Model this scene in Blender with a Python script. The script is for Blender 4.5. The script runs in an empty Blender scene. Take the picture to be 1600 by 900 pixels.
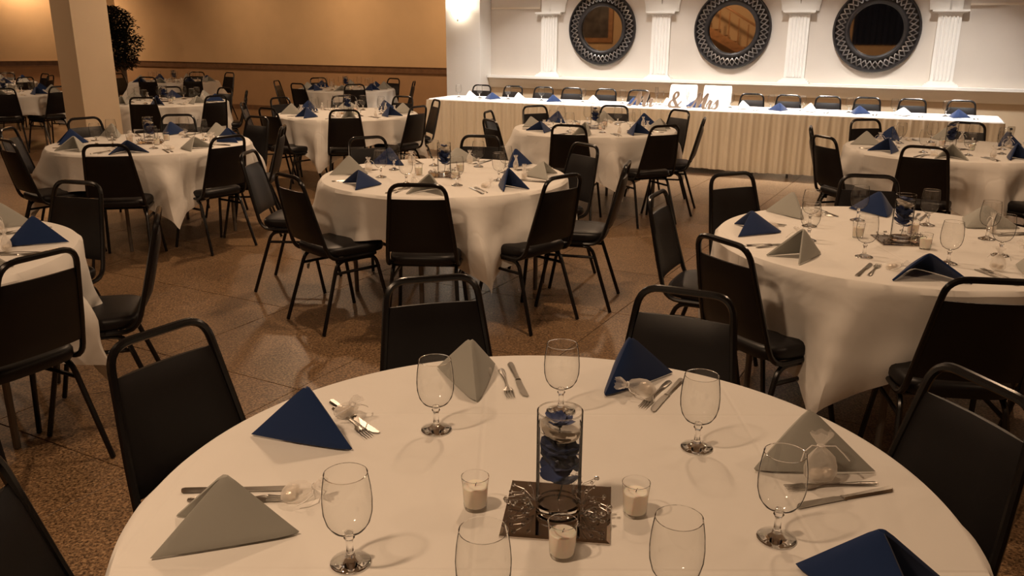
import bpy, bmesh, math, random
from mathutils import Vector, Matrix
from math import sin, cos, pi, radians as R, sqrt, atan2, hypot
random.seed(7)
C = bpy.context.scene.collection

# ------------------------------------------------------------------ camera
CAM_H = 1.616; PITCH = 0.29364; ROLL = 0.00475; FPX = 1312.1
cd = bpy.data.cameras.new('camera'); cam = bpy.data.objects.new('camera', cd); C.objects.link(cam)
cd.sensor_width = 36; cd.lens = FPX/1600*36; cd.clip_start = .05; cd.clip_end = 100
fw = Vector((0, cos(PITCH), -sin(PITCH))); r0 = Vector((1, 0, 0)); u0 = Vector((0, sin(PITCH), cos(PITCH)))
rt = cos(ROLL)*r0 + sin(ROLL)*u0; up = -sin(ROLL)*r0 + cos(ROLL)*u0
M = Matrix(((rt.x, up.x, -fw.x, 0), (rt.y, up.y, -fw.y, 0), (rt.z, up.z, -fw.z, CAM_H), (0, 0, 0, 1)))
cam.matrix_world = M
bpy.context.scene.camera = cam

# ------------------------------------------------------------------ world and exposure
w = bpy.data.worlds.new('world'); bpy.context.scene.world = w; w.use_nodes = True
w.node_tree.nodes['Background'].inputs[0].default_value = (1, .66, .42, 1)
w.node_tree.nodes['Background'].inputs[1].default_value = .006
vs = bpy.context.scene.view_settings
vs.view_transform = 'Standard'; vs.look = 'None'; vs.gamma = 1; vs.exposure = 0.0; vs.use_curve_mapping = False

# room axes: s along the head wall, o = distance behind the head table's front edge
A = R(-25.1); UX = Vector((cos(A), sin(A), 0)); VX = Vector((-sin(A), cos(A), 0)); O0 = Vector((0, 11.3, 0))
def W(s, o, z=0): return O0 + UX*s + VX*o + Vector((0, 0, z))

CEIL = 3.5
WARM = (1.0, .665, .41)
def disk_light(name, loc, power, size=.24, col=WARM, tgt=None, spread=None):
    l = bpy.data.lights.new(name, 'AREA'); l.shape = 'DISK'; l.size = size; l.energy = power; l.color = col
    if spread: l.spread = R(spread)
    o = bpy.data.objects.new(name, l); C.objects.link(o); o.location = loc
    if tgt is not None:
        o.rotation_euler = (Vector(tgt)-Vector(loc)).to_track_quat('-Z', 'Y').to_euler()
    return o
for (x, y, p) in [(-1.5, .5, 57), (.35, 4.0, 42), (3.6, 1.8, 16), (-3.9, 3.6, 16), (3.4, 5.6, 34), (-1.4, 7.0, 50), (-2.6, 10.2, 46), (1.2, 9.3, 34),
                  (-7.2, 9.2, 34), (-9.5, 13.6, 60), (-2.6, -3.5, 45), (4.5, -5.5, 45)]:  # last two added behind the camera to brighten what the mirrors reflect
    disk_light('downlight_lamp', (x, y, CEIL-.14), p)
# unseen fill lights added to brighten the tan and front walls, tilted at them
for (s, o, p) in ((-2.9, 2.9, 22), (-5.6, 2.7, 20), (-8.3, 2.8, 11), (-13.5, 2.6, 68), (-1.0, -11.4, 26), (-5.6, -11.8, 22)):
    disk_light('added_wall_fill', W(s, o, CEIL-.14), p, .2, (1.0, .64, .36), W(s, 4.4 if o > 0 else -14.2, 1.1), 120)
# a row of whiter spots over the head table
for s in (-.3, 1.5, 3.3, 5.1):
    disk_light('head_table_lamp', W(s, .55, CEIL-.14), 52, .2, (1, .94, .87), W(s, .95, 0), 90)

# ------------------------------------------------------------------ materials
def new_mat(name):
    m = bpy.data.materials.new(name); m.use_nodes = True
    return m, m.node_tree.nodes, m.node_tree.links, m.node_tree.nodes['Principled BSDF']
def mat(name, col, rough=.5, metal=0, noise=0, scale=30, bump=0, bscale=60, coat=0, spec=None, sheen=0, bdist=.01):
    m, N, L, b = new_mat(name)
    b.inputs['Base Color'].default_value = (*col, 1); b.inputs['Roughness'].default_value = rough
    b.inputs['Metallic'].default_value = metal; b.inputs['Coat Weight'].default_value = coat
    if spec is not None: b.inputs['Specular IOR Level'].default_value = spec
    if sheen: b.inputs['Sheen Weight'].default_value = sheen
    tc = N.new('ShaderNodeTexCoord')
    if noise:
        n = N.new('ShaderNodeTexNoise'); n.inputs['Scale'].default_value = scale; n.inputs['Detail'].default_value = 4
        L.new(tc.outputs['Object'], n.inputs['Vector'])
        r = N.new('ShaderNodeValToRGB')
        r.color_ramp.elements[0].position = .3; r.color_ramp.elements[1].position = .7
        r.color_ramp.elements[0].color = (*[c*(1-noise) for c in col], 1)
        r.color_ramp.elements[1].color = (*[min(1, c*(1+noise)) for c in col], 1)
        L.new(n.outputs['Fac'], r.inputs['Fac']); L.new(r.outputs['Color'], b.inputs['Base Color'])
    if bump:
        n2 = N.new('ShaderNodeTexNoise'); n2.inputs['Scale'].default_value = bscale; n2.inputs['Detail'].default_value = 3
        L.new(tc.outputs['Object'], n2.inputs['Vector'])
        bp = N.new('ShaderNodeBump'); bp.inputs['Strength'].default_value = bump; bp.inputs['Distance'].default_value = bdist
        L.new(n2.outputs['Fac'], bp.inputs['Height']); L.new(bp.outputs['Normal'], b.inputs['Normal'])
    return m
def thin_glass(name, tint=(.97, .97, .95), edge=(.45, .42, .38), blend=.12, rough=.03, least=.012):
    """thin clear glass: see-through with Fresnel gloss, darker where seen edge-on"""
    m, N, L, b = new_mat(name); N.remove(b); out = N['Material Output']
    lw = N.new('ShaderNodeLayerWeight'); lw.inputs['Blend'].default_value = blend
    lw2 = N.new('ShaderNodeLayerWeight'); lw2.inputs['Blend'].default_value = .09
    mc = N.new('ShaderNodeMix'); mc.data_type = 'RGBA'; mc.inputs['A'].default_value = (*tint, 1); mc.inputs['B'].default_value = (*edge, 1)
    L.new(lw2.outputs['Facing'], mc.inputs['Factor'])
    t = N.new('ShaderNodeBsdfTransparent'); L.new(mc.outputs['Result'], t.inputs['Color'])
    g = N.new('ShaderNodeBsdfGlossy'); g.inputs['Roughness'].default_value = rough; g.inputs['Color'].default_value = (1, 1, 1, 1)
    mx = N.new('ShaderNodeMixShader'); mxm = N.new('ShaderNodeMath'); mxm.operation = 'MAXIMUM'; mxm.inputs[1].default_value = least; L.new(lw.outputs['Fresnel'], mxm.inputs[0]); L.new(mxm.outputs[0], mx.inputs['Fac']); L.new(t.outputs[0], mx.inputs[1]); L.new(g.outputs[0], mx.inputs[2])
    L.new(mx.outputs[0], out.inputs['Surface']); return m
def sheer(name, col, alpha):
    m, N, L, b = new_mat(name); N.remove(b); out = N['Material Output']
    t = N.new('ShaderNodeBsdfTransparent'); d = N.new('ShaderNodeBsdfDiffuse'); d.inputs['Color'].default_value = (*col, 1)
    tr = N.new('ShaderNodeBsdfTranslucent'); tr.inputs['Color'].default_value = (*col, 1)
    a = N.new('ShaderNodeAddShader'); m1 = N.new('ShaderNodeMixShader'); m1.inputs[0].default_value = .4
    L.new(d.outputs[0], m1.inputs[1]); L.new(tr.outputs[0], m1.inputs[2])
    lw = N.new('ShaderNodeLayerWeight'); lw.inputs['Blend'].default_value = .4
    ma = N.new('ShaderNodeMapRange'); ma.inputs['To Min'].default_value = alpha; ma.inputs['To Max'].default_value = min(1, alpha+.45)
    L.new(lw.outputs['Facing'], ma.inputs['Value'])
    m2 = N.new('ShaderNodeMixShader'); L.new(ma.outputs[0], m2.inputs[0]); L.new(t.outputs[0], m2.inputs[1]); L.new(m1.outputs[0], m2.inputs[2])
    L.new(m2.outputs[0], out.inputs['Surface']); return m
def glass(name, col=(1, 1, 1), ior=1.5, rough=0.0):
    m, N, L, b = new_mat(name)
    b.inputs['Base Color'].default_value = (*col, 1); b.inputs['Transmission Weight'].default_value = 1
    b.inputs['Roughness'].default_value = rough; b.inputs['IOR'].default_value = ior
    return m
def cloth_mat(name, col, weave=1):
    m, N, L, b = new_mat(name)
    b.inputs['Base Color'].default_value = (*col, 1); b.inputs['Roughness'].default_value = .85
    b.inputs['Specular IOR Level'].default_value = .2; b.inputs['Sheen Weight'].default_value = .15
    tc = N.new('ShaderNodeTexCoord')
    n = N.new('ShaderNodeTexNoise'); n.inputs['Scale'].default_value = 3.2; n.inputs['Detail'].default_value = 3; n.inputs['Distortion'].default_value = .6
    n2 = N.new('ShaderNodeTexNoise'); n2.inputs['Scale'].default_value = 500
    L.new(tc.outputs['Object'], n.inputs['Vector']); L.new(tc.outputs['Object'], n2.inputs['Vector'])
    b1 = N.new('ShaderNodeBump'); b1.inputs['Strength'].default_value = .35*weave; b1.inputs['Distance'].default_value = .03
    b2 = N.new('ShaderNodeBump'); b2.inputs['Strength'].default_value = .12; b2.inputs['Distance'].default_value = .001
    sx = N.new('ShaderNodeSeparateXYZ'); L.new(tc.outputs['Object'], sx.inputs[0]); prev = None
    for k, ax in enumerate(('X', 'Y')):
        rot = N.new('ShaderNodeMath'); rot.operation = 'ADD'; rot.inputs[1].default_value = .13+.09*k; L.new(sx.outputs[ax], rot.inputs[0])
        pp = N.new('ShaderNodeMath'); pp.operation = 'PINGPONG'; pp.inputs[1].default_value = .30; L.new(rot.outputs[0], pp.inputs[0])
        mr = N.new('ShaderNodeMapRange'); mr.interpolation_type = 'SMOOTHSTEP'; mr.inputs['From Max'].default_value = .008; L.new(pp.outputs[0], mr.inputs['Value'])
        if prev is None: prev = mr
        else:
            ad = N.new('ShaderNodeMath'); ad.operation = 'MULTIPLY'; L.new(prev.outputs[0], ad.inputs[0]); L.new(mr.outputs[0], ad.inputs[1]); prev = ad
    b0 = N.new('ShaderNodeBump'); b0.inputs['Strength'].default_value = .25 if weave == 1 else 0; b0.inputs['Distance'].default_value = .004
    L.new(prev.outputs[0], b0.inputs['Height']); L.new(b0.outputs[0], b1.inputs['Normal'])
    L.new(n.outputs['Fac'], b1.inputs['Height']); L.new(b1.outputs[0], b2.inputs['Normal']); L.new(n2.outputs['Fac'], b2.inputs['Height'])
    L.new(b2.outputs[0], b.inputs['Normal']); return m
def floor_mat(name, a, b_, c):
    m, N, L, b = new_mat(name)
    geo = N.new('ShaderNodeNewGeometry')
    n = N.new('ShaderNodeTexNoise'); n.inputs['Scale'].default_value = 95; n.inputs['Detail'].default_value = 3; n.inputs['Roughness'].default_value = .75
    v = N.new('ShaderNodeTexVoronoi'); v.inputs['Scale'].default_value = 120
    big = N.new('ShaderNodeTexNoise'); big.inputs['Scale'].default_value = 1.3
    for x in (n, v, big): L.new(geo.outputs['Position'], x.inputs['Vector'])
    r = N.new('ShaderNodeValToRGB'); e = r.color_ramp.elements
    e[0].position = .36; e[0].color = (*a, 1); e[1].position = .66; e[1].color = (*c, 1)
    k = e.new(.5); k.color = (*b_, 1)
    L.new(n.outputs['Fac'], r.inputs['Fac'])
    mx = N.new('ShaderNodeMix'); mx.data_type = 'RGBA'; mx.blend_type = 'MULTIPLY'; mx.inputs['Factor'].default_value = .7
    L.new(r.outputs['Color'], mx.inputs['A']); L.new(v.outputs['Color'], mx.inputs['B'])
    sc = N.new('ShaderNodeHueSaturation'); sc.inputs['Saturation'].default_value = .85; 
    mr = N.new('ShaderNodeMapRange'); mr.inputs['To Min'].default_value = .8; mr.inputs['To Max'].default_value = 1.35
    L.new(big.outputs['Fac'], mr.inputs['Value']); L.new(mr.outputs[0], sc.inputs['Value'])
    bw = N.new('ShaderNodeRGBToBW'); L.new(v.outputs['Color'], bw.inputs['Color']); L.new(bw.outputs[0], mx.inputs['B'])
    L.new(mx.outputs['Result'], sc.inputs['Color']); L.new(sc.outputs['Color'], b.inputs['Base Color'])
    rr = N.new('ShaderNodeMapRange'); rr.inputs['To Min'].default_value = .28; rr.inputs['To Max'].default_value = .48
    L.new(n.outputs['Fac'], rr.inputs['Value']); L.new(rr.outputs[0], b.inputs['Roughness'])
    b.inputs['Specular IOR Level'].default_value = .5
    return m
def emit(name, col, s):
    m, N, L, b = new_mat(name); b.inputs['Emission Color'].default_value = (*col, 1); b.inputs['Emission Strength'].default_value = s
    b.inputs['Base Color'].default_value = (*col, 1); return m

m_floor = floor_mat('floor_speckle', (.055, .025, .008), (.32, .168, .058), (.50, .31, .135))
m_joint = mat('floor_joint', (.05, .032, .018), .8)
m_cloth = cloth_mat('tablecloth_fabric', (.80, .78, .74), 1)
m_headcloth = cloth_mat('head_cloth_fabric', (.88, .87, .86), .3)
m_skirt = cloth_mat('skirt_fabric', (.80, .74, .62), .3)
m_grey = cloth_mat('grey_napkin_fabric', (.37, .37, .34), .25)
m_blue = cloth_mat('blue_napkin_fabric', (.010, .028, .098), .25)
m_white = cloth_mat('white_napkin_fabric', (.85, .84, .83), .25)
m_vinyl = mat('black_vinyl', (.0055, .0045, .0052), .42, spec=.35, bump=.15, bscale=350, bdist=.001)
m_tube = mat('black_painted_tube', (.005, .0045, .005), .26, spec=.4)
m_slipcover = cloth_mat('white_slipcover', (.72, .71, .71), .2)
m_tan = mat('wall_tan_paint', (.58, .415, .245), .8, noise=.03, scale=3, bump=.05, bscale=200)
m_brown = mat('wall_brown_wainscot', (.38, .235, .125), .7, noise=.05, scale=4)
m_rail = mat('chair_rail_wood', (.155, .082, .04), .5, noise=.2, scale=12)
m_cream = mat('head_wall_paint', (.66, .60, .535), .8, noise=.02, scale=3)
m_lowwall = mat('head_wall_lower_paint', (.60, .47, .32), .75, noise=.03, scale=4)
m_trim = mat('white_trim_paint', (.86, .84, .80), .45)
m_ledge = mat('shaded_ledge_paint', (.78, .70, .58), .5)  # beige tone puts the shade below the white shelf board into the colour
m_pillar = mat('pillar_paint', (.66, .53, .37), .7, noise=.02, scale=3)
m_ceil = mat('ceiling_paint', (.45, .38, .30), .9)
m_pewter = mat('mirror_frame_pewter', (.04, .037, .038), .36, metal=.5)
m_silver = mat('mirror_lattice_silver', (.34, .32, .31), .3, metal=.8)
m_mirror = mat('mirror_glass', (.62, .57, .50), .02, metal=1)
m_mirror_tile = mat('mirror_tile_glass', (.55, .50, .46), .03, metal=1)
m_steel = mat('stainless_steel', (.42, .40, .37), .3, metal=1)
m_gl = thin_glass('goblet_thin_glass', (.985, .985, .98), (.50, .48, .45), .05, least=.05)
m_glv = thin_glass('vase_thin_glass', (.98, .98, .98), (.64, .63, .62), .06)
m_water = thin_glass('water', (.985, .99, .995), (.8, .83, .86), .06)
m_glass = glass('solid_glass')
m_foot = thin_glass('goblet_foot_glass', (.97, .965, .95), (.70, .68, .64), .14, .08)
m_candle = mat('ivory_wax', (.86, .80, .70), .45)
m_candle.node_tree.nodes['Principled BSDF'].inputs['Subsurface Weight'].default_value = .3
m_wick = mat('wick_black', (.02, .02, .02), .8)
m_organza = sheer('organza_sheer', (.95, .92, .88), .28)
m_ribbon = mat('ribbon_white', (.85, .83, .8), .4)
m_candy = mat('foil_candy', (.8, .72, .62), .3, metal=.4, bump=.5, bscale=60)
m_petal = mat('blue_silk_petal', (.017, .036, .125), .55, noise=.3, scale=40)
m_petalw = mat('pale_silk_petal', (.72, .66, .58), .6)
m_stem = mat('flower_stem', (.05, .07, .06), .6)
m_sign = mat('sign_board_taupe', (.66, .58, .52), .6)
m_leaf = mat('dark_leaf', (.012, .016, .012), .5)
m_bark = mat('pale_bark', (.22, .17, .13), .8, noise=.3, scale=20)
m_leg = mat('folding_leg_steel', (.16, .14, .12), .45, metal=.5)
m_ply = mat('tabletop_laminate', (.35, .27, .2), .6)
m_drape = mat('navy_drape_cloth', (.012, .02, .05), .9)
m_wood = mat('oak_wood', (.32, .16, .07), .5, noise=.2, scale=10)
m_art = mat('dark_artwork', (.06, .05, .045), .4, noise=.6, scale=4)
m_plate = mat('outlet_plate_beige', (.36, .27, .17), .5)
m_sconce = emit('sconce_lit_glass', (1, .86, .68), 9)
m_black = mat('slot_black', (.02, .015, .01), .6)

# ------------------------------------------------------------------ mesh helpers
class MB:
    def __init__(s): s.v = []; s.f = []
    def add(s, vs, fs):
        b = len(s.v); s.v += [tuple(v) for v in vs]; s.f += [tuple(b+i for i in f) for f in fs]; return s
    def box(s, lo, hi, mtx=None):
        x0, y0, z0 = lo; x1, y1, z1 = hi
        v = [Vector(p) for p in ((x0, y0, z0), (x1, y0, z0), (x1, y1, z0), (x0, y1, z0), (x0, y0, z1), (x1, y0, z1), (x1, y1, z1), (x0, y1, z1))]
        if mtx: v = [mtx @ p for p in v]
        return s.add(v, [(0, 3, 2, 1), (4, 5, 6, 7), (0, 1, 5, 4), (1, 2, 6, 5), (2, 3, 7, 6), (3, 0, 4, 7)])
    def lathe(s, prof, n=24, sx=1, sy=1, mtx=None, cap=True):
        vs = []
        for r, z in prof:
            for k in range(n):
                a = 2*pi*k/n; p = Vector((r*cos(a)*sx, r*sin(a)*sy, z)); vs.append(mtx @ p if mtx else p)
        fs = []
        for i in range(len(prof)-1):
            for k in range(n):
                a = i*n+k; b = i*n+(k+1) % n; fs.append((a, b, b+n, a+n))
        if cap:
            fs.append(tuple(reversed(range(n)))); fs.append(tuple((len(prof)-1)*n+k for k in range(n)))
        return s.add(vs, fs)
    def tube(s, pts, r, n=8, closed=False, cap=True):
        pts = [Vector(p) for p in pts]; m = len(pts); vs = []; prev = None
        rs = r if isinstance(r, (list, tuple)) else [r]*m
        for i in range(m):
            if closed: t = (pts[(i+1) % m]-pts[i-1])
            else: t = pts[min(i+1, m-1)]-pts[max(i-1, 0)]
            t.normalize()
            if prev is None:
                a = Vector((0, 0, 1)) if abs(t.z) < .9 else Vector((1, 0, 0)); x = t.cross(a).normalized()
            else: x = (prev-t*prev.dot(t)).normalized()
            prev = x; y = t.cross(x)
            for k in range(n):
                an = 2*pi*k/n; vs.append(pts[i]+(x*cos(an)+y*sin(an))*rs[i])
        fs = []
        for i in range(m if closed else m-1):
            j = (i+1) % m
            for k in range(n): fs.append((i*n+k, i*n+(k+1) % n, j*n+(k+1) % n, j*n+k))
        if cap and not closed: fs.append(tuple(reversed(range(n)))); fs.append(tuple((m-1)*n+k for k in range(n)))
        return s.add(vs, fs)
    def grid(s, rows, closed=False):
        n = len(rows[0]); vs = [p for r in rows for p in r]; fs = []
        for i in range(len(rows)-1):
            for k in range(n if closed else n-1):
                k2 = (k+1) % n; fs.append((i*n+k, i*n+k2, (i+1)*n+k2, (i+1)*n+k))
        return s.add(vs, fs)
    def prism(s, poly, z0, z1, mtx=None):
        n = len(poly); v = [Vector((x, y, z0)) for x, y in poly]+[Vector((x, y, z1)) for x, y in poly]
        if mtx: v = [mtx @ p for p in v]
        return s.add(v, [tuple(reversed(range(n))), tuple(range(n, 2*n))]+[(i, (i+1) % n, (i+1) % n+n, i+n) for i in range(n)])
    def mesh(s, name, m, smooth=True):
        me = bpy.data.meshes.new(name); me.from_pydata(s.v, [], s.f); me.validate()
        bm = bmesh.new(); bm.from_mesh(me); bmesh.ops.recalc_face_normals(bm, faces=bm.faces)
        if smooth:
            for f in bm.faces: f.smooth = True
            for e in bm.edges:
                if len(e.link_faces) == 2 and e.calc_face_angle(0) > R(38): e.smooth = False
        bm.to_mesh(me); bm.free(); me.materials.append(m); return me
    def obj(s, name, m, parent=None, loc=None, rz=0, smooth=True, kind=None):
        return mk(name, s.mesh(name, m, smooth), parent, loc, rz, kind)
def mk(name, me, parent=None, loc=None, rz=0, kind=None):
    o = bpy.data.objects.new(name, me); C.objects.link(o)
    if parent: o.parent = parent
    if loc is not None: o.location = loc
    if rz: o.rotation_euler.z = rz
    if kind: o['kind'] = kind
    return o
def tag(o, label, cat, group=None, kind=None):
    o['label'] = label; o['category'] = cat
    if group: o['group'] = group
    if kind: o['kind'] = kind
    return o
def empty(name, loc=(0, 0, 0), rz=0):
    o = bpy.data.objects.new(name, None); C.objects.link(o); o.location = loc; o.rotation_euler.z = rz; o.empty_display_size = .1; return o
def dup(o, parent=None, parts=True, skip=()):
    c = o.copy(); C.objects.link(c)
    if parent: c.parent = parent
    if parts:
        for ch in list(o.children):
            if ch.name.split('.')[0] in skip: continue
            dup(ch, c)
    return c
def put(o, loc, rz=None, rot=None):
    o.location = loc
    if rot is not None: o.rotation_euler = rot
    elif rz is not None: o.rotation_euler.z = rz
    return o
def arc(c, r, a0, a1, n, ax=(1, 0, 0), ay=(0, 0, 1)):
    ax = Vector(ax); ay = Vector(ay); c = Vector(c)
    return [c+ax*(r*cos(a0+(a1-a0)*i/n))+ay*(r*sin(a0+(a1-a0)*i/n)) for i in range(n+1)]
RM = Matrix(((UX.x, VX.x, 0, O0.x), (UX.y, VX.y, 0, O0.y), (0, 0, 1, 0), (0, 0, 0, 1)))   # room -> world

# ------------------------------------------------------------------ room shell
OW = 2.2            # head wall plane
OT = 4.4            # tan wall plane
OB = -14.2; SR = 9.5
cornA = (-12.25, OT)
pB = Vector((-16.7, 17.35, 0))
dB = pB-O0; sB, oB = dB.dot(UX), dB.dot(VX)
poly_room = [(-2.0, OT), cornA, (sB, oB), (sB, OB), (SR, OB), (SR, OW)]
outer = [(sB-.2, OB-.2), (SR+.2, OB-.2), (SR+.2, OT+.4), (sB-.2, OT+.4)]
MB().prism(outer, -.06, -.004, RM).obj('floor', m_joint, kind='structure', smooth=False)
floor = bpy.data.objects['floor']
MB().prism(outer, CEIL, CEIL+.1, RM).obj('ceiling', m_ceil, kind='structure', smooth=False)
# floor slabs, 0.9 m squares with recessed joints
def inside(x, y, pg):
    c = False; j = len(pg)-1
    for i in range(len(pg)):
        if (pg[i][1] > y) != (pg[j][1] > y) and x < (pg[j][0]-pg[i][0])*(y-pg[i][1])/(pg[j][1]-pg[i][1])+pg[i][0]: c = not c
        j = i
    return c
TS = .902; ta = R(-28.5); tu = Vector((cos(ta), sin(ta), 0)); tv = Vector((-sin(ta), cos(ta), 0))
h = TS/2; g = .0022
slab = MB()
slab.add([(-h+g, -h+g, -.012), (h-g, -h+g, -.012), (h-g, h-g, -.012), (-h+g, h-g, -.012),
          (-h+g, -h+g, -.0015), (h-g, -h+g, -.0015), (h-g, h-g, -.0015), (-h+g, h-g, -.0015),
          (-h+g+.0015, -h+g+.0015, 0), (h-g-.0015, -h+g+.0015, 0), (h-g-.0015, h-g-.0015, 0), (-h+g+.0015, h-g-.0015, 0)],
         [(3, 2, 1, 0), (0, 1, 5, 4), (1, 2, 6, 5), (2, 3, 7, 6), (3, 0, 4, 7), (4, 5, 9, 8), (5, 6, 10, 9), (6, 7, 11, 10), (7, 4, 8, 11), (8, 9, 10, 11)])
slab_me = slab.mesh('floor_slab', m_floor, False)
cand = []
for i in range(-30, 31):
    for j in range(-30, 31):
        # joints: offset along tv 1.84+.905k ; offset along tu -1.745+.9k
        p = tu*(-1.745+TS*(i+.5))+tv*(1.84+TS*(j+.5)); d = p-O0; s, o = d.dot(UX), d.dot(VX)
        corners = [(s+a*.5, o+b*.5) for a in (-1, 1) for b in (-1, 1)]
        if any(inside(a, b, poly_room) for a, b in corners) and p.y > -1.0 and abs(p.x)-1.0 < .64*max(p.y, 0)+1.2: cand.append((p.length, p))
cand.sort(key=lambda t: t[0])
for _, p in cand[:300]:
    so = mk('floor_slab', slab_me, floor, p, ta)
far = MB()
done = {(round(p.x, 3), round(p.y, 3)) for _, p in cand[:300]}
for i in range(-34, 34):
    for j in range(-34, 34):
        p = tu*(-1.745+TS*(i+.5))+tv*(1.84+TS*(j+.5)); d = p-O0; s, o = d.dot(UX), d.dot(VX)
        if (round(p.x, 3), round(p.y, 3)) in done or not inside(s, o, poly_room): continue
        mt = Matrix.Translation(p) @ Matrix.Rotation(ta, 4, 'Z')
        far.box((-h+g, -h+g, -.012), (h-g, h-g, 0), mt)
far.obj('floor_slabs_beyond', m_floor, floor, smooth=False, kind='stuff')

def wall(name, a, b, z0, z1, m, th=.12, side=1):
    """wall piece in room coords from a to b, thickness away from the room"""
    a = Vector((*a, 0)); b = Vector((*b, 0)); d = (b-a).normalized(); n = Vector((-d.y, d.x, 0))*side
    pg = [(a.x, a.y), (b.x, b.y), (b.x+n.x*th, b.y+n.y*th), (a.x+n.x*th, a.y+n.y*th)]
    return MB().prism(pg, z0, z1, RM)
def struct(name, mb, m, parent=None, smooth=False): return mb.obj(name, m, parent, kind='structure', smooth=smooth)
RAIL0, RAIL1 = .865, .985
def twotone(name, a, b, side):
    up_ = struct(name, wall('', a, b, RAIL0, CEIL, m_tan, side=side), m_tan)
    lo_ = wall('', a, b, 0, RAIL0, m_brown, side=side).obj('wainscot', m_brown, up_, smooth=False)
    av = Vector((*a, 0)); bv = Vector((*b, 0)); d = (bv-av).normalized(); n = Vector((-d.y, d.x, 0))*-side
    for nm, z0, z1, t, mm in (('chair_rail', RAIL0+.012, RAIL1-.01, .022, m_rail), ('rail_cap', RAIL1-.012, RAIL1, .034, m_rail), ('rail_bead', RAIL0, RAIL0+.014, .028, m_rail), ('base_board', .0, .10, .015, m_rail)):
        pg = [(av.x, av.y), (bv.x, bv.y), (bv.x+n.x*t, bv.y+n.y*t), (av.x+n.x*t, av.y+n.y*t)]
        MB().prism(pg, z0, z1, RM).obj(nm, mm, up_, smooth=False)
    return up_
twotone('wall_back', (cornA[0], OT), (-1.6, OT), 1)
twotone('wall_back_left', (sB, oB), cornA, 1)
twotone('wall_left', (sB, OB), (sB, oB), 1)
twotone('wall_right', (SR, OW), (SR, OB), 1)
twotone('wall_front', (SR, OB), (sB, OB), 1)
wh = struct('wall_head', wall('', (-1.5, OW), (SR, OW), .9, CEIL, m_cream), m_cream)
wall('', (-1.5, OW), (SR, OW), 0, .9, m_lowwall).obj('lower_wall', m_lowwall, wh, smooth=False)
# white pier left of the mirrors
pier = struct('trim_1', MB().prism([(-2.02, OW-.38), (-1.42, OW-.38), (-1.42, OT), (-2.02, OT)], 0, CEIL, RM), m_trim)
# ledge: moulded shelf running along the head wall
prof = [(0, .985), (.145, .985), (.15, .978), (.15, .962), (.142, .955), (.125, .950), (.12, .94), (.112, .93), (.106, .925), (.085, .88), (.06, .835), (.045, .815), (.03, .80), (0, .80)]
ld = MB(); n = len(prof)
vs_ = [RM @ Vector((-1.415, OW-p, z)) for p, z in prof]+[RM @ Vector((SR, OW-p, z)) for p, z in prof]
ld.add(vs_, [tuple(range(n)), tuple(reversed(range(n, 2*n)))]+[(i, (i+1) % n, (i+1) % n+n, i+n) for i in range(n)])
struct('trim_2', ld, m_ledge)
sb_ = MB().box((-1.415, OW-.153, .955), (SR, OW, .99), RM); sb_.obj('shelf_board', m_trim, bpy.data.objects['trim_2'], smooth=False)
# pilasters, capitals and arch bands
PILS = [(-.40, .26), (1.345, .27), (3.245, .27), (5.06, .27)]
for k, (s, wd) in enumerate(PILS):
    hw = wd/2
    root = MB()
    root.box((s-hw, OW-.055, 1.05), (s+hw, OW, 1.885), RM)
    ro = struct('trim_%d' % (k+3), root, m_trim)
    nf = 5
    for i in range(nf):
        c = s-hw+.025+(wd-.05)*(i+.5)/nf; rr = (wd-.05)/nf*.34
        fl = MB(); path = [RM @ Vector((c, OW-.055, 1.07)), RM @ Vector((c, OW-.055, 1.865))]
        fl.tube(path, rr, 8); fl.obj('reed', m_trim, ro)
    bs = MB()
    for (e, p, z0, z1) in ((.07, .12, .99, 1.008), (.055, .11, 1.008, 1.025), (.03, .09, 1.025, 1.04), (.015, .075, 1.04, 1.055)):
        bs.box((s-hw-e, OW-p, z0), (s+hw+e, OW, z1), RM)
    bs.obj('plinth', m_trim, ro, smooth=False)
    cp = MB()
    for (e, p, z0, z1) in ((.012, .07, 1.885, 1.895), (.06, .11, 1.897, 1.912), (.075, .125, 1.912, 1.935)):
        cp.box((s-hw-e, OW-p, z0), (s+hw+e, OW, z1), RM)
    for i in range(7): cp.box((s-hw+.01+i*(wd-.02)/7, OW-.085, 1.873), (s-hw+.01+(i+.55)*(wd-.02)/7, OW, 1.887), RM)
    cp.obj('capital', m_trim, ro, smooth=False)
def arch(s0, s1, name):
    c = (s0+s1)/2; ro_ = (s1-s0)/2+.005; ri = ro_-.25; mb = MB(); n = 32
    pts = []
    for i in range(n+1):
        a = pi-pi*i/n
        pts.append((c+ro_*cos(a), ro_*sin(a)*.9, c+ri*cos(a), max(0, ri*sin(a)*.9)))
    zb = 1.935
    rows = []
    for (xo, zo, xi, zi) in pts:
        rows.append([RM @ Vector((xo, OW, zb+zo)), RM @ Vector((xo, OW-.05, zb+zo)), RM @ Vector((xi+(xo-xi)*.1, OW-.05, zb+zi+(zo-zi)*.1)), RM @ Vector((xi, OW-.035, zb+zi)), RM @ Vector((xi, OW, zb+zi))])
    mb.grid(rows); struct(name, mb, m_trim, smooth=True)
ss = [p[0] for p in PILS]
arch(ss[0], ss[1], 'trim_7'); arch(ss[1], ss[2], 'trim_8'); arch(ss[2], ss[3], 'trim_9')
for k, s in enumerate((ss[0], ss[3])):   # plain band above the outer capitals
    x0, x1 = (s-.13, s+.02) if k == 0 else (s-.02, s+.13)
    struct('trim_%d' % (10+k), MB().box((x0, OW-.05, 1.935), (x1, OW, 2.6), RM), m_trim)
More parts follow.
